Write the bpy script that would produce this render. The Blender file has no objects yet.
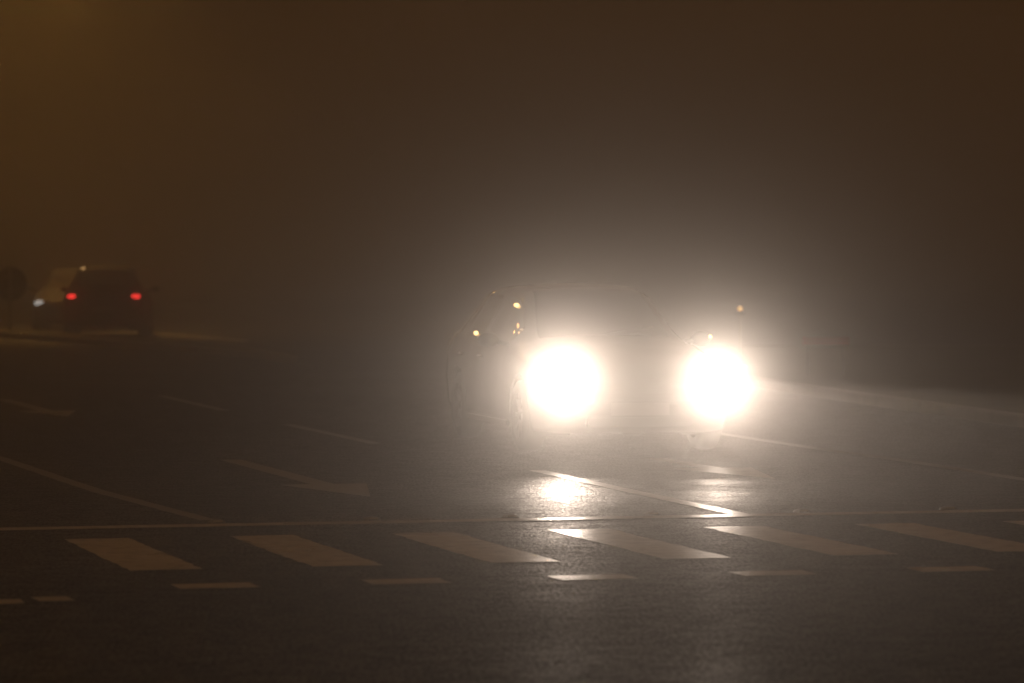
import bpy, bmesh, math, random
from mathutils import Vector, Matrix
random.seed(7)
R = math.radians
scene = bpy.context.scene
C = scene.collection

# ------------------------------------------------------------------ camera
F = 3840.0; H = 1.7; HY = 258.0          # focal length in pixels, eye height, horizon row
pitch = math.atan((341.5 - HY) / F)
cam_d = bpy.data.cameras.new('camera'); cam = bpy.data.objects.new('camera', cam_d); C.objects.link(cam)
cam.location = (0, 0, H); cam.rotation_euler = (R(90) - pitch, 0, 0)
cam_d.sensor_width = 36; cam_d.lens = F / 1024 * 36; cam_d.clip_end = 5000; cam_d.clip_start = 0.1
cam_d.dof.use_dof = True; cam_d.dof.focus_distance = 27.0; cam_d.dof.aperture_fstop = 2.8
scene.camera = cam

def G(px, py, z=0.0):
    d = F * (H - z) / (py - HY)
    return Vector(((px - 512) / F * d, d, z))

A = R(15.2)                       # heading of the main carriageway against the line of sight
# ------------------------------------------------------------------ materials
def new_mat(name):
    m = bpy.data.materials.new(name); m.use_nodes = True
    nt = m.node_tree; b = nt.nodes['Principled BSDF']
    return m, nt, b
def N(nt, t, **kw):
    n = nt.nodes.new(t)
    for k, v in kw.items():
        if k in n.inputs: n.inputs[k].default_value = v
        else: setattr(n, k, v)
    return n
def L(nt, a, b): nt.links.new(a, b)
def ramp(nt, src, p0, p1, c0, c1):
    r = nt.nodes.new('ShaderNodeValToRGB'); L(nt, src, r.inputs[0])
    r.color_ramp.elements[0].position = p0; r.color_ramp.elements[0].color = c0
    r.color_ramp.elements[1].position = p1; r.color_ramp.elements[1].color = c1
    return r
def grey(v): return (v, v, v, 1)
def basic(name, col, rough=0.5, metal=0.0, coat=0.0, var=0.15, scale=6.0, spec=0.5):
    m, nt, b = new_mat(name)
    tc = N(nt, 'ShaderNodeTexCoord'); no = N(nt, 'ShaderNodeTexNoise'); no.inputs['Scale'].default_value = scale
    no.inputs['Detail'].default_value = 5
    L(nt, tc.outputs['Object'], no.inputs['Vector'])
    c0 = tuple(c * (1 - var) for c in col) + (1,); c1 = tuple(c * (1 + var) for c in col) + (1,)
    r = ramp(nt, no.outputs['Fac'], .3, .7, c0, c1); L(nt, r.outputs[0], b.inputs['Base Color'])
    r2 = ramp(nt, no.outputs['Fac'], .3, .7, grey(max(.02, rough * .8)), grey(min(1, rough * 1.2)))
    L(nt, r2.outputs[0], b.inputs['Roughness'])
    b.inputs['Metallic'].default_value = metal; b.inputs['Coat Weight'].default_value = coat
    b.inputs['Coat Roughness'].default_value = 0.04; b.inputs['Specular IOR Level'].default_value = spec
    return m
def emis(name, col, strength):
    m, nt, b = new_mat(name)
    b.inputs['Base Color'].default_value = (*[c * .6 for c in col], 1)
    b.inputs['Emission Color'].default_value = (*col, 1); b.inputs['Emission Strength'].default_value = strength
    b.inputs['Roughness'].default_value = .1
    m.cycles.emission_sampling = 'NONE'
    return m

def asphalt_nodes(nt, b, col_lo, col_hi, bump=.5, ro=(.36, .46)):
    tc = N(nt, 'ShaderNodeTexCoord')
    big = N(nt, 'ShaderNodeTexNoise'); big.inputs['Scale'].default_value = .35; big.inputs['Detail'].default_value = 6
    L(nt, tc.outputs['Object'], big.inputs['Vector'])
    mid = N(nt, 'ShaderNodeTexNoise'); mid.inputs['Scale'].default_value = 5; mid.inputs['Detail'].default_value = 6
    L(nt, tc.outputs['Object'], mid.inputs['Vector'])
    vo = N(nt, 'ShaderNodeTexVoronoi'); vo.inputs['Scale'].default_value = 60
    L(nt, tc.outputs['Object'], vo.inputs['Vector'])
    fine = N(nt, 'ShaderNodeTexNoise'); fine.inputs['Scale'].default_value = 22; fine.inputs['Detail'].default_value = 5
    L(nt, tc.outputs['Object'], fine.inputs['Vector'])
    mx = N(nt, 'ShaderNodeMath', operation='MULTIPLY_ADD'); mx.inputs[1].default_value = .6
    L(nt, mid.outputs['Fac'], mx.inputs[0])
    m2 = N(nt, 'ShaderNodeMath', operation='MULTIPLY'); m2.inputs[1].default_value = .4
    L(nt, big.outputs['Fac'], m2.inputs[0]); L(nt, m2.outputs[0], mx.inputs[2])
    cr = ramp(nt, mx.outputs[0], .35, .65, (*col_lo, 1), (*col_hi, 1))
    rr = ramp(nt, big.outputs['Fac'], .35, .65, grey(ro[0]), grey(ro[1]))
    L(nt, rr.outputs[0], b.inputs['Roughness'])
    bp = N(nt, 'ShaderNodeBump'); bp.inputs['Strength'].default_value = bump; bp.inputs['Distance'].default_value = .009
    L(nt, vo.outputs['Distance'], bp.inputs['Height'])
    bp2 = N(nt, 'ShaderNodeBump'); bp2.inputs['Strength'].default_value = bump * .8; bp2.inputs['Distance'].default_value = .002
    L(nt, fine.outputs['Fac'], bp2.inputs['Height']); L(nt, bp.outputs[0], bp2.inputs['Normal'])
    L(nt, bp2.outputs[0], b.inputs['Normal'])
    return tc, cr, fine, mid

def mat_asphalt():
    m, nt, b = new_mat('damp_asphalt'); out = nt.nodes['Material Output']
    tc, cr, fine, mid = asphalt_nodes(nt, b, (.010, .0097, .0093), (.021, .020, .019))
    L(nt, cr.outputs[0], b.inputs['Base Color'])
    b.inputs['Specular IOR Level'].default_value = .42
    # matt stone between the damp facets, elongated along the lane by the tyres
    mp = N(nt, 'ShaderNodeMapping'); mp.inputs['Rotation'].default_value = (0, 0, -A)
    mp.inputs['Scale'].default_value = (52, 11, 30)
    L(nt, tc.outputs['Object'], mp.inputs['Vector'])
    g = N(nt, 'ShaderNodeTexNoise'); g.inputs['Scale'].default_value = 1.0; g.inputs['Detail'].default_value = 3; g.inputs['Roughness'].default_value = .7
    L(nt, mp.outputs[0], g.inputs['Vector'])
    sm = N(nt, 'ShaderNodeMath', operation='MULTIPLY_ADD'); sm.inputs[1].default_value = .35; L(nt, fine.outputs['Fac'], sm.inputs[0])
    s5 = N(nt, 'ShaderNodeMath', operation='MULTIPLY_ADD'); s5.inputs[1].default_value = .35; L(nt, mid.outputs['Fac'], s5.inputs[0]); L(nt, g.outputs['Fac'], s5.inputs[2])
    L(nt, s5.outputs[0], sm.inputs[2])
    gr = ramp(nt, sm.outputs[0], .74, .96, grey(.02), grey(.95))
    df = N(nt, 'ShaderNodeBsdfDiffuse'); L(nt, cr.outputs[0], df.inputs['Color'])
    mx2 = N(nt, 'ShaderNodeMixShader'); L(nt, gr.outputs[0], mx2.inputs[0]); L(nt, df.outputs[0], mx2.inputs[1]); L(nt, b.outputs[0], mx2.inputs[2])
    L(nt, mx2.outputs[0], out.inputs['Surface'])
    return m
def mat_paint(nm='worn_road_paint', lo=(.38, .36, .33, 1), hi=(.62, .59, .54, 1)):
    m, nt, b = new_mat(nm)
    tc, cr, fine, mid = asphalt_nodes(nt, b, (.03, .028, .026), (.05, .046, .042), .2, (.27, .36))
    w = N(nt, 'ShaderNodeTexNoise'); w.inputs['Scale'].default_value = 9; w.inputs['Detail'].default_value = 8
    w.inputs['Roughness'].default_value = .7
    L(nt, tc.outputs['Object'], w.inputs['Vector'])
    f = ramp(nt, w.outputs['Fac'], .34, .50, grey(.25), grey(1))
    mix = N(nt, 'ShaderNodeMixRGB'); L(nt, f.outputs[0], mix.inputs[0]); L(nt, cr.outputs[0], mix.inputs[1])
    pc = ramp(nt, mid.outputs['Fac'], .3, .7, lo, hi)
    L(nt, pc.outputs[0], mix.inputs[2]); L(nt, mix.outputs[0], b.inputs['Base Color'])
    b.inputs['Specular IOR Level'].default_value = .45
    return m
M = {}
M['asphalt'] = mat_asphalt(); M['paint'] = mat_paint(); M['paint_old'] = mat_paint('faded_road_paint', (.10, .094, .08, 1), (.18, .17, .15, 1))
M['kerb'] = basic('kerb_concrete', (.28, .265, .24), .7, var=.25, scale=3)
def mat_grass():
    m, nt, b = new_mat('verge_grass')
    tc = N(nt, 'ShaderNodeTexCoord'); no = N(nt, 'ShaderNodeTexNoise'); no.inputs['Scale'].default_value = 2.2; no.inputs['Detail'].default_value = 9
    L(nt, tc.outputs['Object'], no.inputs['Vector'])
    r = ramp(nt, no.outputs['Fac'], .3, .7, (.030, .038, .014, 1), (.10, .10, .045, 1)); L(nt, r.outputs[0], b.inputs['Base Color'])
    b.inputs['Roughness'].default_value = .85
    bp = N(nt, 'ShaderNodeBump'); bp.inputs['Strength'].default_value = 1; bp.inputs['Distance'].default_value = .05
    L(nt, no.outputs['Fac'], bp.inputs['Height']); L(nt, bp.outputs[0], b.inputs['Normal'])
    return m
M['grass'] = mat_grass()
M['paint_main'] = basic('dark_grey_car_paint', (.022, .022, .024), .35, metal=.3, coat=.9, var=.04, scale=2)
M['paint_black'] = basic('black_car_paint', (.010, .010, .011), .75, metal=.0, coat=0, spec=.2, var=.04)
M['paint_silver'] = basic('grey_car_paint', (.05, .05, .05), .7, metal=.1, coat=0, spec=.3, var=.04)
M['glass'] = basic('dark_car_glass', (.010, .011, .012), .04, coat=.6, var=.1, spec=.6)
M['black'] = basic('black_plastic', (.012, .012, .012), .55)
M['rubber'] = basic('tyre_rubber', (.018, .018, .018), .8)
M['alloy'] = basic('alloy_metal', (.09, .09, .09), .45, metal=.6)
M['chrome'] = basic('chrome_trim', (.7, .7, .7), .12, metal=1, var=.03)
M['plate'] = basic('number_plate_white', (.09, .09, .085), .4, var=.05)
M['tail_off'] = basic('red_lamp_lens', (.30, .015, .01), .12, coat=1, var=.1)
M['tail_on'] = emis('lit_red_lens', (1, .035, .03), 3.2)
M['head_on'] = emis('lit_headlamp_lens', (1, .90, .76), 4)
M['head_dim'] = emis('dim_headlamp_lens', (1, .95, .88), 1.0)
M['fog_dim'] = emis('dim_fog_lamp_lens', (1, .9, .75), .7)
M['lens_off'] = basic('clear_lamp_lens', (.35, .35, .36), .06, coat=1, metal=.4)
M['steel'] = basic('galvanised_steel', (.30, .30, .30), .5, metal=.6)
M['signback'] = basic('grey_sign_back', (.02, .02, .02), .6, metal=.2)
M['red_board'] = basic('red_reflective_sheet', (.55, .03, .02), .45)
M['white_board'] = basic('white_reflective_sheet', (.6, .58, .55), .45)
M['sodium'] = emis('sodium_lamp_lens', (1, .50, .12), 420)
M['stud_body'] = basic('road_stud_metal', (.25, .25, .24), .45, metal=.7)
M['stud_lens'] = basic('road_stud_reflector', (.6, .58, .5), .15, coat=1)

# ------------------------------------------------------------------ helpers
def link(o, parent=None):
    C.objects.link(o)
    if parent: o.parent = parent
    return o
def mesh_obj(name, bm, mat, parent=None, smooth=False):
    me = bpy.data.meshes.new(name); bm.to_mesh(me); bm.free()
    me.materials.append(mat)
    if smooth:
        for p in me.polygons: p.use_smooth = True
    return link(bpy.data.objects.new(name, me), parent)
def thing(name, label, cat, loc=(0, 0, 0), rz=0, group=None):
    o = bpy.data.objects.new(name, None); C.objects.link(o)
    o.empty_display_size = .3
    o.location = loc; o.rotation_euler = (0, 0, rz); o['label'] = label; o['category'] = cat
    if group: o['group'] = group
    return o
def structure(o): o['kind'] = 'structure'; return o
def box(bm, c, s, rot=None, bevel=0):
    r = bmesh.ops.create_cube(bm, size=1)
    mt = Matrix.Translation(c) @ (rot.to_4x4() if rot else Matrix.Identity(4)) @ Matrix.Diagonal((*s, 1))
    bmesh.ops.transform(bm, matrix=mt, verts=r['verts'])
    if bevel:
        vs = set(r['verts']); es = [e for e in bm.edges if e.verts[0] in vs and e.verts[1] in vs]
        bmesh.ops.bevel(bm, geom=es, offset=bevel, segments=2, affect='EDGES')
def cyl(bm, p0, p1, r0, r1=None, seg=20):
    p0 = Vector(p0); p1 = Vector(p1); r1 = r0 if r1 is None else r1
    q = (p1 - p0).to_track_quat('Z', 'Y')
    mt = Matrix.Translation((p0 + p1) / 2) @ q.to_matrix().to_4x4()
    bmesh.ops.create_cone(bm, cap_ends=True, segments=seg, radius1=r0, radius2=r1, depth=(p1 - p0).length, matrix=mt)
def ell(bm, c, s, seg=24):
    bmesh.ops.create_uvsphere(bm, u_segments=seg, v_segments=seg // 2, radius=1, matrix=Matrix.Translation(c) @ Matrix.Diagonal((*s, 1)))
def poly(bm, pts, z):
    return bm.faces.new([bm.verts.new((p[0], p[1], z)) for p in pts])

# ------------------------------------------------------------------ ground, road and its markings
bm = bmesh.new()
poly(bm, [(-3000, -300), (3000, -300), (3000, 4000), (-3000, 4000)], -.012)
structure(mesh_obj('ground', bm, M['grass']))
bm = bmesh.new()
poly(bm, [(-160, -60), (160, -60), (160, 230), (-160, 230)], 0)
road = structure(mesh_obj('road', bm, M['asphalt']))

A = R(15.2)                       # heading of the main carriageway against the line of sight
ux, uy = math.sin(A), -math.cos(A)      # along the lane, towards the viewer
vx, vy = math.cos(A), math.sin(A)       # across, to the right
def P(u, v): return (v * vx + u * ux, v * vy + u * uy)     # road frame -> world
def UV(p): return (p[0] * ux + p[1] * uy, p[0] * vx + p[1] * vy)
def strip(name, quads, z=.004, parent=road, mat='paint', wob=.010):
    bm = bmesh.new()
    for (u0, u1, v0, v1) in quads:
        n = max(2, int(abs(v1 - v0) / .12)); k = max(2, int(abs(u1 - u0) / .12))
        n = min(n, 60); k = min(k, 120)
        ring = []
        for i in range(n): ring.append((u0 + random.uniform(-wob, wob), v0 + (v1 - v0) * i / n))
        for i in range(k): ring.append((u0 + (u1 - u0) * i / k, v1 + random.uniform(-wob, wob)))
        for i in range(n): ring.append((u1 + random.uniform(-wob, wob), v1 + (v0 - v1) * i / n))
        for i in range(k): ring.append((u1 + (u0 - u1) * i / k, v0 + random.uniform(-wob, wob)))
        f = poly(bm, [P(u, v) for u, v in ring], z)
        if f.normal.z < 0: f.normal_flip()
    bmesh.ops.recalc_face_normals(bm, faces=bm.faces)
    for f in bm.faces:
        f.normal_update()
        if f.normal.z < 0: f.normal_flip()
    return mesh_obj(name, bm, M[mat], parent)

uA, _ = UV(G(512, 520.5))
# zebra
t0 = UV(G(545, 530)); t1 = UV(G(65, 541)); b0 = UV(G(672, 560))
zu0 = (t0[0] + t1[0]) / 2; zu1 = b0[0]
per = (t0[1] - t1[1]) / 3
for k in range(-3, 9):
    v = t0[1] + k * per
    strip('zebra_stripe', [(zu0, zu1, v, v + .40)])
d0 = UV(G(592, 578)); d1 = UV(G(222, 590))
dper = (d0[1] - d1[1]) / 2
for k in range(-2, 8):
    v = d0[1] + k * dper
    strip('crossing_block', [(d0[0] - .14, d0[0] + .16, v - .21, v + .21)])
line_left = None
# lane lines
def line(name, pts, w, z=.0045, mat='paint'):
    g = [Vector(G(*p)[:2]) for p in pts]
    fine = []
    for a, b in zip(g[:-1], g[1:]):
        k = max(2, int((b - a).length / .25))
        fine += [a + (b - a) * i / k for i in range(k)]
    fine.append(g[-1]); bm = bmesh.new(); row = []
    for i, q in enumerate(fine):
        t = (fine[min(i + 1, len(fine) - 1)] - fine[max(i - 1, 0)]).normalized(); n = Vector((-t.y, t.x))
        row.append([bm.verts.new((*(q + n * (w / 2 + random.uniform(-.006, .006)) * s_), z)) for s_ in (-1, 1)])
    for r0, r1 in zip(row[:-1], row[1:]): bm.faces.new([r0[0], r1[0], r1[1], r0[1]])
    bmesh.ops.recalc_face_normals(bm, faces=bm.faces)
    for f in bm.faces:
        f.normal_update()
        if f.normal.z < 0: f.normal_flip()
    return mesh_obj(name, bm, M[mat], road)
sa, sb = P(uA + .02, -14), P(uA + .02, 26)
def line_w(name, a, b, w, mat='paint'):
    k = int((Vector(b) - Vector(a)).length / .25); bm = bmesh.new(); row = []
    t = (Vector(b) - Vector(a)).normalized(); n = Vector((-t.y, t.x))
    for i in range(k + 1):
        q = Vector(a) + (Vector(b) - Vector(a)) * i / k
        row.append([bm.verts.new((*(q + n * e * (w / 2 + random.uniform(-.007, .007))), .006)) for e in (1, -1)])
    for r0, r1 in zip(row[:-1], row[1:]): bm.faces.new([r0[0], r0[1], r1[1], r1[0]])
    return mesh_obj(name, bm, M[mat], road)
line_w('stop_line', sa, sb, .24)
ju = UV(G(640, 584))[0]
M['joint'] = basic('bitumen_joint', (.006, .006, .006), .6)
line_w('road_joint', P(ju, -6), P(ju, 14), .05, 'joint')
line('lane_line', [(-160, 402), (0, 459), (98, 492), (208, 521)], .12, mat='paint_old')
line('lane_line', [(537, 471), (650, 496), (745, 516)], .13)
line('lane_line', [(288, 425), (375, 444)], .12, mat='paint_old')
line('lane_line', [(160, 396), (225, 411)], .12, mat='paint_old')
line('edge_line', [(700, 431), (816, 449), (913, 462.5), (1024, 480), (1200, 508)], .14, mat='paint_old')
for x0, x1, y in ((-30, 22, 603.5), (34, 70, 600.5)): line('crossing_block', [(x0, y), (x1, y - 1)], .26)
# direction arrows
def arrow(u, v, bend, stem=3.0):
    bm = bmesh.new()
    pts = [(u - stem, v - .09), (u + .6, v - .09), (u + .6, v - .34), (u + 2.2, v), (u + .6, v + .34), (u + .6, v + .09), (u - stem, v + .09)]
    if bend:   # straight stem with a hooked head to one side
        s = bend
        pts = [(u - 2.4, v - .09), (u + .9, v - .09), (u + 1.5, v + s * .38), (u + 1.1, v + s * .38), (u + 1.9, v + s * .95), (u + 2.7, v + s * .38), (u + 2.2, v + s * .38), (u + 1.4, v + .09), (u - 2.4, v + .09)]
    f = poly(bm, [P(a, b) for a, b in pts], .004)
    f.normal_update()
    if f.normal.z < 0: f.normal_flip()
    bmesh.ops.triangulate(bm, faces=bm.faces)
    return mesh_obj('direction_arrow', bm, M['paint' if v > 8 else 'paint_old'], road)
p = UV(G(318, 480)); arrow(p[0], p[1] - .1, 0)
p = UV(G(38, 409)); arrow(p[0], p[1], 0)
p = UV(G(735, 472.5)); arrow(p[0] - 1.2, p[1], 0, .9)
# far road edge line seen behind the dark car
bm = bmesh.new()
pts = [G(-80, 329), G(0, 330.5), G(60, 332), G(110, 333), G(165, 335), G(245, 342)]
for a, b in zip(pts[:-1], pts[1:]):
    f = bm.faces.new([bm.verts.new((a.x, a.y, .004)), bm.verts.new((b.x, b.y, .004)), bm.verts.new((b.x, b.y + 1.6, .004)), bm.verts.new((a.x, a.y + 1.6, .004))])
mesh_obj('far_edge_line', bm, M['paint'], road)

# ------------------------------------------------------------------ kerbed islands
def island(name, near, far, label, top='grass', h=.12):
    """near / far: lists of ground points, left to right"""
    ring = [Vector((p.x, p.y)) for p in near] + [Vector((p.x, p.y)) for p in reversed(far)]
    root = thing(name, label, 'traffic island', (ring[0].x, ring[0].y, 0))
    o = root.location
    n = len(ring); inner = []
    for i in range(n):
        a, b, c = ring[i - 1], ring[i], ring[(i + 1) % n]
        t = ((b - a).normalized() + (c - b).normalized()).normalized()
        inner.append(b + Vector((-t.y, t.x)) * .16)
    bm = bmesh.new()
    v0 = [bm.verts.new((p.x - o.x, p.y - o.y, -.01)) for p in ring]
    v1 = [bm.verts.new((p.x - o.x, p.y - o.y, h - .02)) for p in ring]
    v15 = [bm.verts.new((p.x * .9 + q.x * .1 - o.x, p.y * .9 + q.y * .1 - o.y, h)) for p, q in zip(ring, inner)]
    v2 = [bm.verts.new((p.x - o.x, p.y - o.y, h)) for p in inner]
    for i in range(n):
        j = (i + 1) % n
        for lo, hi in ((v0, v1), (v1, v15), (v15, v2)):
            bm.faces.new([lo[i], lo[j], hi[j], hi[i]])
    mesh_obj('kerb', bm, M['kerb'], root)
    bm = bmesh.new()
    f = bm.faces.new([bm.verts.new((p.x - o.x, p.y - o.y, h - .012)) for p in inner])
    bmesh.ops.triangulate(bm, faces=[f])
    mesh_obj('grass_top', bm, M['grass'], root)
    return root
island('traffic_island', [G(-200, 332.5), G(-60, 335), G(0, 338), G(50, 341.5), G(95, 345.5), G(190, 352.5), G(250, 358), G(292, 364)],
       [G(-200, 327), G(-60, 330.5), G(0, 333.5), G(50, 336.5), G(95, 341), G(190, 347), G(260, 355), G(297, 363)],
       'low kerbed grass island in front of the dark car with red tail lights')
island('grass_verge', [G(660, 372), G(760, 388), G(860, 404), G(950, 417), G(1024, 428), G(1200, 452)],
       [G(640, 352), G(760, 352), G(900, 352), G(1100, 352), G(1500, 352), G(2000, 360)],
       'kerbed grass verge beyond the road on the right of the bright headlights')

# ------------------------------------------------------------------ cars
def pchip(xs, ys, x):
    n = len(xs)
    if x <= xs[0]: return ys[0]
    if x >= xs[-1]: return ys[-1]
    h = [xs[i + 1] - xs[i] for i in range(n - 1)]; d = [(ys[i + 1] - ys[i]) / h[i] for i in range(n - 1)]
    def sl(i):
        if i == 0: return d[0]
        if i == n - 1: return d[-1]
        if d[i - 1] * d[i] <= 0: return 0
        w1 = 2 * h[i] + h[i - 1]; w2 = h[i] + 2 * h[i - 1]
        return (w1 + w2) / (w1 / d[i - 1] + w2 / d[i])
    for i in range(n - 1):
        if x <= xs[i + 1]:
            t = (x - xs[i]) / h[i]; m0, m1 = sl(i) * h[i], sl(i + 1) * h[i]
            return (2*t**3 - 3*t*t + 1) * ys[i] + (t**3 - 2*t*t + t) * m0 + (-2*t**3 + 3*t*t) * ys[i + 1] + (t**3 - t*t) * m1
#          y     w    zb   zbelt wbelt zroof wroof
KEYS = [(0.00, .60, .34, .56, .55, .60, .42), (0.05, .74, .24, .62, .68, .67, .55), (0.20, .84, .18, .70, .77, .755, .62),
        (0.55, .89, .18, .79, .82, .86, .66), (1.05, .90, .20, .87, .84, .955, .68), (1.25, .90, .20, .90, .84, 1.00, .68),
        (2.05, .90, .20, .93, .84, 1.42, .57), (2.60, .90, .20, .94, .84, 1.46, .58), (3.30, .90, .20, .96, .84, 1.44, .57),
        (3.75, .885, .20, .98, .82, 1.38, .55), (4.15, .86, .24, .97, .78, 1.02, .62), (4.27, .82, .30, .90, .74, .93, .58), (4.33, .70, .36, .80, .62, .83, .48)]
ROWF = [0, 1, 2, 3, 4, 5, 6, 7, 8, 9, 10, 11]
def section(y, zs):
    xs = [k[0] for k in KEYS]
    w, zb, zbelt, wbelt, zroof, wroof = [pchip(xs, [k[j] for k in KEYS], y) for j in range(1, 7)]
    zbelt *= zs; zroof *= zs
    g = zroof - zbelt; rz = zroof - min(.05, .5 * g)
    r6 = (wbelt - .02, zbelt + min(.015, .15 * g)); r8 = (wroof, rz)
    return [(w * .80, zb), (w * .95, zb + .02), (w * .985, zb + .12), (w, zb + .45 * (zbelt - zb)), (w * .99, zb + .78 * (zbelt - zb)),
            (wbelt, zbelt), r6, (r6[0] * .12 + r8[0] * .88, r6[1] * .12 + r8[1] * .88), r8, (wroof - .08, rz + .7 * (zroof - rz)), (wroof * .55, zroof), (0, zroof + .012)]
SUBS = [2, 3, 5, 5, 4, 1, 5, 1, 1, 3, 3]
def make_car(name, label, group, loc, rz, paint, head, tail, zs=1.0, fog=None, ax=(.82, 3.42)):
    root = thing(name, label, 'car', loc, rz, group)
    ys = [i * .035 for i in range(0, 124)]
    exact = [0, .012, .03, .05, 1.25, 1.45, 1.462, 1.52, 2.05, 2.52, 2.60, 2.612, 2.68, 3.42, 3.46, 3.472, 3.78, 4.10, 4.33, 4.31, 4.29]
    ys = sorted(set([y for y in ys if all(abs(y - e) > .012 for e in exact) and y < 4.33] + exact))
    grid = []; rowid = []
    for y in ys:
        s = section(y, zs); line = []
        for r in range(11):
            for k in range(SUBS[r]):
                t = k / SUBS[r]
                line.append(Vector((s[r][0] * (1 - t) + s[r + 1][0] * t, y, s[r][1] * (1 - t) + s[r + 1][1] * t)))
                if len(grid) == 0: rowid.append(r)
        line.append(Vector((s[11][0], y, s[11][1]))); grid.append(line)
    Ra = .365; zc = .315
    def cls(i, r):
        y = (ys[i] + ys[i + 1]) / 2
        if r >= 8 and 1.25 < y < 2.05: return 'windscreen' if r >= 9 else 'body'
        if r >= 9 and 3.78 < y < 4.10: return 'rear_window'
        if r == 6 and 1.52 < y < 2.52: return 'side_window'
        if r == 6 and 2.68 < y < 3.42: return 'side_window_rear'
        if 2 <= r <= 5 or r in (6, 7):
            for q_, sm in enumerate(((1.45, 1.462), (2.60, 2.612), (3.46, 3.472))):
                if sm[0] < y < sm[1] and r <= 4: return 'seam%d' % q_
            if r == 5 and 1.47 < y < 2.59: return 'seam3'
            if r in (2, 3, 4, 5):
                if 1.462 < y < 2.60: return 'door'
                if 2.612 < y < 3.46: return 'rear_door'
        return 'body'
    def inside(v): return any((v.y - a) ** 2 + (v.z - zc) ** 2 < Ra * Ra for a in ax)
    sets = {}
    nr = len(rowid)
    for i in range(len(ys) - 1):
        for j in range(nr):
            q = [grid[i][j], grid[i + 1][j], grid[i + 1][j + 1], grid[i][j + 1]]
            low = rowid[j] <= 4
            if low and all(inside(v) for v in q): continue
            c = cls(i, rowid[j])
            qq = []
            for v in q:
                v = v.copy()
                if low and inside(v):
                    for a in ax:
                        d = math.hypot(v.y - a, v.z - zc)
                        if d < Ra and d > 1e-5:
                            v.y = a + (v.y - a) * Ra / d; v.z = zc + (v.z - zc) * Ra / d
                qq.append(v)
            for sgn in (1, -1):
                key = c
                if c in ('side_window', 'side_window_rear', 'door', 'rear_door') or c.startswith('seam'): key = (c, sgn)
                sets.setdefault(key, []).append([Vector((v.x * sgn, v.y, v.z)) for v in (qq if sgn > 0 else qq[::-1])])
    # front and rear caps of the shell
    for i, flip in ((0, False), (-1, True)):
        for j in range(nr):
            a, b = grid[i][j], grid[i][j + 1]
            q = [a, b, Vector((-b.x, b.y, b.z)), Vector((-a.x, a.y, a.z))]
            sets['body'].append(q if not flip else q[::-1])
    for i in range(len(ys) - 1):  # floor pan
        a, b = grid[i][0], grid[i + 1][0]
        sets['body'].append([Vector((-a.x, a.y, a.z)), Vector((-b.x, b.y, b.z)), b.copy(), a.copy()])
    def build(key, nm, mat, parent):
        bm = bmesh.new(); cache = {}
        for q in sets[key]:
            vs = []
            for v in q:
                kk = (round(v.x, 4), round(v.y, 4), round(v.z, 4))
                if kk not in cache: cache[kk] = bm.verts.new(v)
                if cache[kk] not in vs: vs.append(cache[kk])
            if len(vs) > 2:
                try: bm.faces.new(vs)
                except ValueError: pass
        return mesh_obj(nm, bm, mat, parent, True)
    build('body', 'body', paint, root)
    build('windscreen', 'windscreen', M['glass'], root); build('rear_window', 'rear_window', M['glass'], root)
    for s in (1, -1):
        for q_ in range(4): build(('seam%d' % q_, s), 'door_gap' if q_ < 3 else 'window_seal', M['black'], root)
        for c in ('side_window', 'side_window_rear'): build((c, s), 'side_window', M['glass'], root)
        for c, hy in (('door', 2.42), ('rear_door', 3.28)):
            d = build((c, s), 'door', paint, root)
            bm = bmesh.new(); box(bm, (s * .895, hy, .80 * zs), (.035, .17, .025), bevel=.008)
            mesh_obj('handle', bm, M['chrome'], d, True)
        bm = bmesh.new()
        ell(bm, (s * .99, 1.62, .965 * zs), (.10, .05, .068)); cyl(bm, (s * .82, 1.60, .93 * zs), (s * .96, 1.62, .96 * zs), .022)
        mesh_obj('wing_mirror', bm, paint, root, True)
        # lamps
        bm = bmesh.new(); ell(bm, (s * .685, .135, .655 * zs), (.12, .09, .068))
        mesh_obj('headlight', bm, head, root, True)
        bm = bmesh.new(); ell(bm, (s * .675, 4.27, .835 * zs), (.105, .075, .055))
        mesh_obj('tail_light', bm, tail, root, True)
        bm = bmesh.new(); ell(bm, (s * .60, .055, .335), (.06, .035, .045))
        mesh_obj('fog_lamp', bm, fog or M['lens_off'], root, True)
        # wheels
        for a in ax:
            w = bpy.data.objects.new('wheel', None); link(w, root); w.location = (s * .80, a, zc)
            bm = bmesh.new()
            n = 40; prof = [(-.10, .21), (-.105, .27), (-.085, .305), (-.04, .315), (.04, .315), (.085, .305), (.105, .27), (.10, .21)]
            rings = [[bm.verts.new((x, r * math.cos(k / n * 2 * math.pi), r * math.sin(k / n * 2 * math.pi))) for x, r in prof] for k in range(n)]
            for k in range(n):
                for m_ in range(len(prof) - 1):
                    bm.faces.new([rings[k][m_], rings[k][m_ + 1], rings[(k + 1) % n][m_ + 1], rings[(k + 1) % n][m_]])
            mesh_obj('tyre', bm, M['rubber'], w, True)
            bm = bmesh.new()
            cyl(bm, (s * .02, 0, 0), (s * .035, 0, 0), .205, seg=36)
            for k in range(10):
                th = k * math.pi / 5
                box(bm, (s * .06, .11 * math.cos(th), .11 * math.sin(th)), (.03, .19, .035), Matrix.Rotation(th, 3, 'X'))
            cyl(bm, (s * .05, 0, 0), (s * .09, 0, 0), .045, .035)
            for k in range(36):
                t1, t2 = k / 36 * 2 * math.pi, (k + 1) / 36 * 2 * math.pi
                vs = [bm.verts.new((x, r * math.cos(t), r * math.sin(t))) for x, r, t in ((s * .095, .215, t1), (s * .095, .215, t2), (s * .03, .20, t2), (s * .03, .20, t1))]
                bm.faces.new(vs)
            mesh_obj('rim', bm, M['alloy'], w)
            bm = bmesh.new()      # liner of the wheel arch
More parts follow.
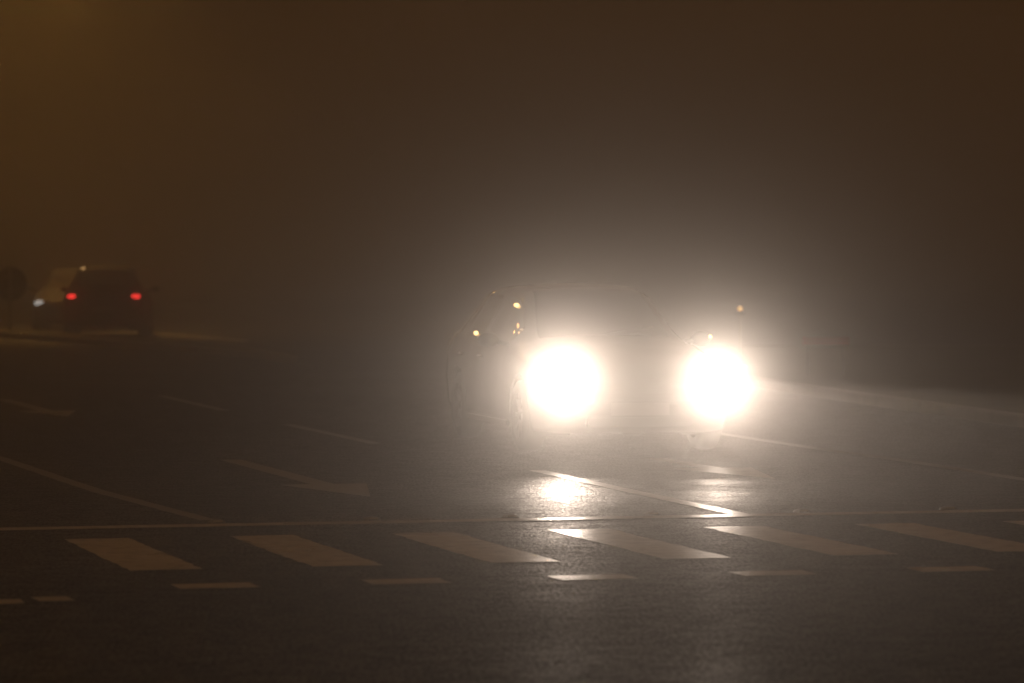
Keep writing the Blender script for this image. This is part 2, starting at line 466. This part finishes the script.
            for k in range(24):
                t1, t2 = math.pi * (k / 24 * 1.3 - .15), math.pi * ((k + 1) / 24 * 1.3 - .15)
                vs = [bm.verts.new((x, a + Ra * math.cos(t), zc + Ra * math.sin(t))) for x, t in ((s * .875, t1), (s * .875, t2), (s * .5, t2), (s * .5, t1))]
                bm.faces.new(vs)
            vs = [bm.verts.new((s * .5, a + Ra * math.cos(math.pi * k / 12), zc + Ra * math.sin(math.pi * k / 12))) for k in range(13)]
            bm.faces.new(vs)
            mesh_obj('wheel_arch', bm, M['black'], root)
    bm = bmesh.new(); box(bm, (0, .012, .50), (.86, .05, .10), bevel=.02)
    g = mesh_obj('grille', bm, M['black'], root)
    bm = bmesh.new()
    for k in range(3): box(bm, (0, -.016, .47 + .03 * k), (.82, .008, .006))
    mesh_obj('grille_bar', bm, M['black'], g)
    bm = bmesh.new(); box(bm, (0, .028, .29), (.95, .10, .10), bevel=.02); mesh_obj('air_intake', bm, M['black'], root)
    bm = bmesh.new(); box(bm, (0, -.025, .395), (.52, .012, .11), bevel=.003); mesh_obj('number_plate', bm, M['plate'], root)
    bm = bmesh.new(); box(bm, (0, 4.335, .60), (.52, .012, .11), bevel=.003); mesh_obj('number_plate', bm, M['plate'], root)
    bm = bmesh.new(); box(bm, (0, 4.29, .40), (1.45, .12, .16), bevel=.04); mesh_obj('rear_bumper', bm, M['black'], root)
    for s in (1, -1):
        bm = bmesh.new(); box(bm, (s * .885, 2.12, .235), (.04, 1.75, .06), bevel=.012); mesh_obj('sill_trim', bm, M['chrome'], root)
        bm = bmesh.new(); cyl(bm, (s * .05 , 1.27, 1.012 * zs), (s * .05 + .42, 1.36, 1.075 * zs), .008, seg=8); mesh_obj('wiper', bm, M['black'], root)
    return root

psi = R(12.5)
M['amber'] = emis('amber_glint_glow', (1, .62, .22), 4); M['amber_dim'] = emis('dim_amber_glow', (1, .55, .2), 1.7)  # glow for the painted street-lamp glints; the dim amber also lights the warning lamp
mid = Vector(((636 - 512) / 115.3, 33.3, 0))
f_ = Vector((math.sin(psi), -math.cos(psi), 0))
car = make_car('oncoming_car', 'dark grey car coming towards the crossing with both headlights blazing', 'cars on the foggy junction',
               mid + f_ * .125, psi, M['paint_main'], M['head_on'], M['tail_off'])
for (mx_, my_, mz_, sx, sy, sz, mm) in (      # glowing dots standing in for street-lamp glints on pillar, mirror and window line
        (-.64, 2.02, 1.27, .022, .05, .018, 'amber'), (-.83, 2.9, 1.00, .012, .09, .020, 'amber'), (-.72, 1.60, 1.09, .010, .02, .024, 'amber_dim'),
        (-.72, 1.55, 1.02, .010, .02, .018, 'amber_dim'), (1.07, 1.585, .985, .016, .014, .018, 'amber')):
    bm = bmesh.new(); ell(bm, (mx_, my_, mz_), (sx, sy, sz), 16); mesh_obj('amber_glint', bm, M[mm], car, True)
p = G(88.5, 337.5)
hb = make_car('hatchback', 'dark car seen from behind with two red tail lights glowing', 'cars on the foggy junction',
         Vector((p.x + .1, p.y + 4.3, 0)), math.pi + R(3), M['paint_black'], M['lens_off'], M['tail_on'], zs=1.05)
bm = bmesh.new(); ell(bm, (.47, 3.72, 1.475), (.035, .04, .03), 16); mesh_obj('amber_glint', bm, M['amber_dim'], hb, True)  # glowing dot in place of a street-lamp reflection on the roof
s_ = F / 88.6
pk = make_car('parked_car', 'grey car with one dim headlight showing, half hidden behind the dark hatchback', 'cars on the foggy junction',
         Vector(((40 - 512) / s_ + .66, 88.6, 0)), R(2), M['paint_silver'], M['head_dim'], M['lens_off'], fog=M['fog_dim'])

M['dusty_glass'] = basic('dusty_car_glass', (.012, .012, .012), .7, spec=.15)
for ch in pk.children:
    if ch.type == 'MESH' and ch.data.materials[0] == M['glass']: ch.data.materials[0] = M['dusty_glass']
# headlamp beams: two real spot lights inside the lamp housings with a dipped-beam cut-off
BEAM = 300.0
def beam(s, power, yaw, glare, profile):
    ld = bpy.data.lights.new('headlight_beam', 'SPOT'); lo = bpy.data.objects.new('headlight_beam', ld)
    link(lo, car)
    lo.location = (s * .69, -.02, .655)
    lo.rotation_euler = (R(90) - R(2.5), 0, math.pi + yaw)
    # local -Z of the lamp must look along the car's -Y
    d = Vector((math.sin(yaw), -math.cos(yaw), -math.tan(R(2.5))))
    lo.rotation_euler = d.to_track_quat('-Z', 'Y').to_euler()
    ld.energy = power; ld.color = (1, .81, .66); ld.spot_size = R(125); ld.spot_blend = .8; ld.shadow_soft_size = .045
    ld.use_nodes = True; nt = ld.node_tree
    em = nt.nodes['Emission']
    ge = nt.nodes.new('ShaderNodeNewGeometry'); sp = nt.nodes.new('ShaderNodeSeparateXYZ')
    L(nt, ge.outputs['Incoming'], sp.inputs[0])
    # elevation of the ray leaving the lamp (Incoming points away from the lamp): dipped beam, brightest just under the cut-off
    neg = nt.nodes.new('ShaderNodeMath'); neg.operation = 'MULTIPLY'; neg.inputs[1].default_value = 1; L(nt, sp.outputs['Z'], neg.inputs[0])
    mp = nt.nodes.new('ShaderNodeMapRange'); mp.inputs['From Min'].default_value = -.5; mp.inputs['From Max'].default_value = .5
    L(nt, neg.outputs[0], mp.inputs['Value'])
    mr = nt.nodes.new('ShaderNodeValToRGB'); L(nt, mp.outputs[0], mr.inputs[0])
    els = mr.color_ramp.elements
    els[0].position = 0; els[0].color = grey(.0003); els[1].position = 1; els[1].color = grey(.0003)
    for z_, c_ in profile:
        e = els.new(.5 + z_); e.color = grey(c_ / 10)
    # horizontal concentration about the lamp's axis (world direction wd)
    wd = Vector((math.sin(psi + yaw), -math.cos(psi + yaw), 0))
    dt = nt.nodes.new('ShaderNodeVectorMath'); dt.operation = 'DOT_PRODUCT'; dt.inputs[1].default_value = wd
    L(nt, ge.outputs['Incoming'], dt.inputs[0])
    ab = nt.nodes.new('ShaderNodeMath'); ab.operation = 'ABSOLUTE'; L(nt, dt.outputs['Value'], ab.inputs[0])
    pw = nt.nodes.new('ShaderNodeMath'); pw.operation = 'POWER'; pw.inputs[1].default_value = FOC; L(nt, ab.outputs[0], pw.inputs[0])
    ad = nt.nodes.new('ShaderNodeMath'); ad.operation = 'MULTIPLY_ADD'; ad.inputs[1].default_value = .86; ad.inputs[2].default_value = .14; L(nt, pw.outputs[0], ad.inputs[0])
    ml = nt.nodes.new('ShaderNodeMath'); ml.operation = 'MULTIPLY'; L(nt, ad.outputs[0], ml.inputs[0]); L(nt, mr.outputs[0], ml.inputs[1])
    g2 = nt.nodes.new('ShaderNodeValToRGB'); L(nt, mp.outputs[0], g2.inputs[0]); e2 = g2.color_ramp.elements
    e2[0].position = 0; e2[0].color = grey(.02); e2[1].position = 1; e2[1].color = grey(.02)
    for z_, c_ in GLARE:
        e = e2.new(.5 + z_); e.color = grey(c_)
    gs = nt.nodes.new('ShaderNodeMath'); gs.operation = 'MULTIPLY_ADD'; gs.inputs[1].default_value = glare
    L(nt, g2.outputs[0], gs.inputs[0]); up = nt.nodes.new('ShaderNodeMath'); up.operation = 'MULTIPLY'; up.inputs[1].default_value = 10; L(nt, ml.outputs[0], up.inputs[0]); L(nt, up.outputs[0], gs.inputs[2])
    L(nt, gs.outputs[0], em.inputs['Strength'])
    return lo
PROFILE_NEAR = [(-.30, .004), (-.20, .05), (-.15, 1.6), (-.112, 3.4), (-.085, 1.1), (-.060, .65), (-.044, .08), (-.032, .08), (-.014, 1.0), (.002, .03), (.05, .02)]
STRAY, FOC = .22, 26.0
PROFILE = [(-.30, .004), (-.17, .03), (-.135, .3), (-.15, 1.6), (-.112, 2.8), (-.09, 1.2), (-.060, .7), (-.044, .15), (-.034, .5), (-.024, 5.0), (-.010, 12), (.002, .03), (.05, .02)]
GLARE = [(-.25, .03), (-.06, .05), (-.02, .20), (.012, 1), (.05, 1), (.11, .35), (.25, .1)]
beam(-1, BEAM, R(-6), .55, PROFILE_NEAR); beam(1, BEAM * 1.8, R(12), .26, PROFILE)

# ------------------------------------------------------------------ round sign (seen from its back)
sp_ = Vector(((10 - 512) / (F / 84), 84, .105))
sg = thing('road_sign', 'low round road sign seen from behind at the left edge of the picture', 'road sign', sp_)
bm = bmesh.new(); cyl(bm, (0, 0, 0), (0, 0, 1.42), .035, seg=16); mesh_obj('pole', bm, M['steel'], sg, True)
bm = bmesh.new(); cyl(bm, (0, .05, 1.03), (0, .07, 1.03), .37, seg=48); mesh_obj('sign_plate', bm, M['signback'], sg)
bm = bmesh.new()
bm.free()
for z in (.88, 1.18):
    bm = bmesh.new(); box(bm, (0, .005, z), (.30, .09, .04)); mesh_obj('bracket', bm, M['steel'], sg)

# ------------------------------------------------------------------ small red barrier board on the right verge
rb = Vector(((826 - 512) / (F / 52), 52, .105))
b_ = thing('barrier_board', 'small red and white barrier board faint in the fog right of the headlights', 'barrier', rb, R(6))
bm = bmesh.new(); box(bm, (0, 0, .47), (.64, .02, .11), bevel=.004); mesh_obj('board', bm, M['red_board'], b_)
for s in (-1, 1):
    bm = bmesh.new(); cyl(bm, (s * .24, .03, 0), (s * .24, .03, .52), .02, seg=10); mesh_obj('post', bm, M['steel'], b_, True)

# ------------------------------------------------------------------ amber warning lamp on a post, beyond the car
wl = thing('warning_lamp', 'small amber warning lamp glowing on a post just above the right headlight', 'warning lamp', ((740 - 512) / (F / 56), 56, .10))
bm = bmesh.new(); cyl(bm, (0, 0, 0), (0, 0, .78), .022, seg=12); cyl(bm, (0, 0, 0), (0, 0, .03), .12, .10, 16); mesh_obj('post', bm, M['white_board'], wl, True)
bm = bmesh.new(); box(bm, (0, 0, .80), (.13, .07, .05), bevel=.01); mesh_obj('battery_box', bm, M['black'], wl)
bm = bmesh.new(); cyl(bm, (0, -.025, .86), (0, .025, .86), .035, seg=24); mesh_obj('lamp_lens', bm, M['amber_dim'], wl, True)

# ------------------------------------------------------------------ road studs behind the stop line
STUDS = [(210, 521.5, 'metal road stud at the corner where the left lane line meets the stop line'),
         (372, 521.0, 'metal road stud on the unlit stretch of stop line left of the headlight glare'),
         (513, 519.0, 'dark metal road stud just left of the bright headlight reflection on the wet road'),
         (660, 517.5, 'metal road stud on the stop line between the two headlight reflections'),
         (805, 513.5, 'metal road stud glinting on the stop line right of where the lane line ends'),
         (953, 511.0, 'rightmost metal road stud glinting on the stop line')]
st0 = None
for i, (px, py, lab) in enumerate(STUDS):
    g = G(px, py)
    u, v = UV(g); u = uA - .20
    x, y = P(u, v)
    if st0 is None:
        st0 = thing('road_stud', lab, 'road stud', (x, y, .003), A, 'road studs along the stop line')
        bm = bmesh.new(); r = bmesh.ops.create_uvsphere(bm, u_segments=20, v_segments=10, radius=1, matrix=Matrix.Diagonal((.06, .05, .026, 1)))
        bmesh.ops.delete(bm, geom=[q for q in bm.verts if q.co.z < -.002], context='VERTS')
        st_body = mesh_obj('housing', bm, M['stud_body'], st0, True)
        bm = bmesh.new(); box(bm, (0, -.042, .012), (.06, .012, .012), Matrix.Rotation(R(-30), 3, 'X'), bevel=.002)
        st_lens = mesh_obj('reflector', bm, M['stud_lens'], st0)
    else:
        r = st0.copy(); C.objects.link(r); r.location = (x, y, .003); r['label'] = lab
        for ch in (st_body, st_lens):
            c = ch.copy(); C.objects.link(c); c.parent = r

# ------------------------------------------------------------------ sodium street lamps
def street_lamp(x, y, arm, label, power, h=8.2, spread=165):
    t = thing('street_lamp', label, 'street lamp', (x, y, 0), 0, 'sodium street lamps')
    bm = bmesh.new(); cyl(bm, (0, 0, 0), (0, 0, h), .09, .055, 16); cyl(bm, (0, 0, 0), (0, 0, 1.1), .12, .12, 16)
    mesh_obj('pole', bm, M['steel'], t, True)
    bm = bmesh.new(); cyl(bm, (0, 0, h - .03), (arm, 0, h + .35), .04, .03, 12); mesh_obj('arm', bm, M['steel'], t, True)
    sg_ = 1 if arm > 0 else -1
    bm = bmesh.new(); box(bm, (arm + sg_ * .25, 0, h + .40), (.75, .28, .14), bevel=.05); hd = mesh_obj('lamp_head', bm, M['steel'], t, True)
    bm = bmesh.new(); ell(bm, (arm + sg_ * .3, 0, h + .318), (.13, .07, .045)); mesh_obj('lamp_lens', bm, M['sodium'], t, True)
    if not power: return t
    ld = bpy.data.lights.new('sodium_light', 'SPOT'); lo = bpy.data.objects.new('sodium_light', ld); link(lo, t)
    lo.location = (arm + sg_ * .3, 0, h + .20); ld.energy = power; ld.color = (1, .46, .08); ld.shadow_soft_size = .12
    ld.spot_size = R(spread); ld.spot_blend = .6
    return t
street_lamp(-14.3, 95, 2.6, 'sodium street lamp reaching over the road beyond the upper left of the picture', 4600, 10.2, 135)

street_lamp(-10.5, 25, 2.6, 'sodium street lamp standing beside the crossing, left of the picture', 38, 9)
street_lamp(-13.0, 54, 2.6, 'sodium street lamp beyond the oncoming car, left of the picture', 0, 9)
street_lamp(13.0, 44, -2.4, 'sodium street lamp standing on the verge, right of the picture', 0, 9)

# ------------------------------------------------------------------ fog
bm = bmesh.new(); box(bm, (0, 140, 16.9), (700, 440, 34.2))
fog = structure(mesh_obj('fog', bm, bpy.data.materials.new('fog'), None)); fm = fog.data.materials[0]
fm.cycles.volume_sampling = 'DISTANCE'; fm.use_nodes = True; nt = fm.node_tree; nt.nodes.clear()
out = nt.nodes.new('ShaderNodeOutputMaterial')
s1 = nt.nodes.new('ShaderNodeVolumeScatter'); s2 = nt.nodes.new('ShaderNodeVolumeScatter'); ad = nt.nodes.new('ShaderNodeAddShader')
s1.inputs['Density'].default_value = .010; s1.inputs['Anisotropy'].default_value = .983; s1.inputs['Color'].default_value = (1, .985, .97, 1)
s2.inputs['Density'].default_value = .005; s2.inputs['Anisotropy'].default_value = .8; s2.inputs['Color'].default_value = (1, .985, .97, 1)
L(nt, s1.outputs[0], ad.inputs[0]); L(nt, s2.outputs[0], ad.inputs[1]); L(nt, ad.outputs[0], out.inputs['Volume'])

# ------------------------------------------------------------------ night sky lit by the town
w = bpy.data.worlds.new('World'); scene.world = w; w.use_nodes = True; nt = w.node_tree
bg = nt.nodes['Background']
tc = nt.nodes.new('ShaderNodeTexCoord'); sp = nt.nodes.new('ShaderNodeSeparateXYZ'); L(nt, tc.outputs['Generated'], sp.inputs[0])
rp = ramp(nt, sp.outputs['X'], 0, 1, (.086, .038, .0095, 1), (.051, .0215, .0068, 1))
mr = nt.nodes.new('ShaderNodeMapRange'); mr.inputs['From Min'].default_value = -.6; mr.inputs['From Max'].default_value = .6
L(nt, sp.outputs['X'], mr.inputs['Value']); L(nt, mr.outputs[0], rp.inputs[0])
L(nt, rp.outputs[0], bg.inputs['Color']); bg.inputs['Strength'].default_value = 1.0
w.cycles.sampling_method = 'MANUAL'; w.cycles.sample_map_resolution = 64

# ------------------------------------------------------------------ render settings
scene.view_settings.view_transform = 'Standard'; scene.view_settings.look = 'None'; scene.view_settings.exposure = 0
cy = scene.cycles
cy.max_bounces = 5; cy.diffuse_bounces = 2; cy.glossy_bounces = 2; cy.transmission_bounces = 2; cy.volume_bounces = 3
cy.sample_clamp_indirect = 3; cy.use_denoising = True
cy.use_light_tree = False; cy.use_adaptive_sampling = False
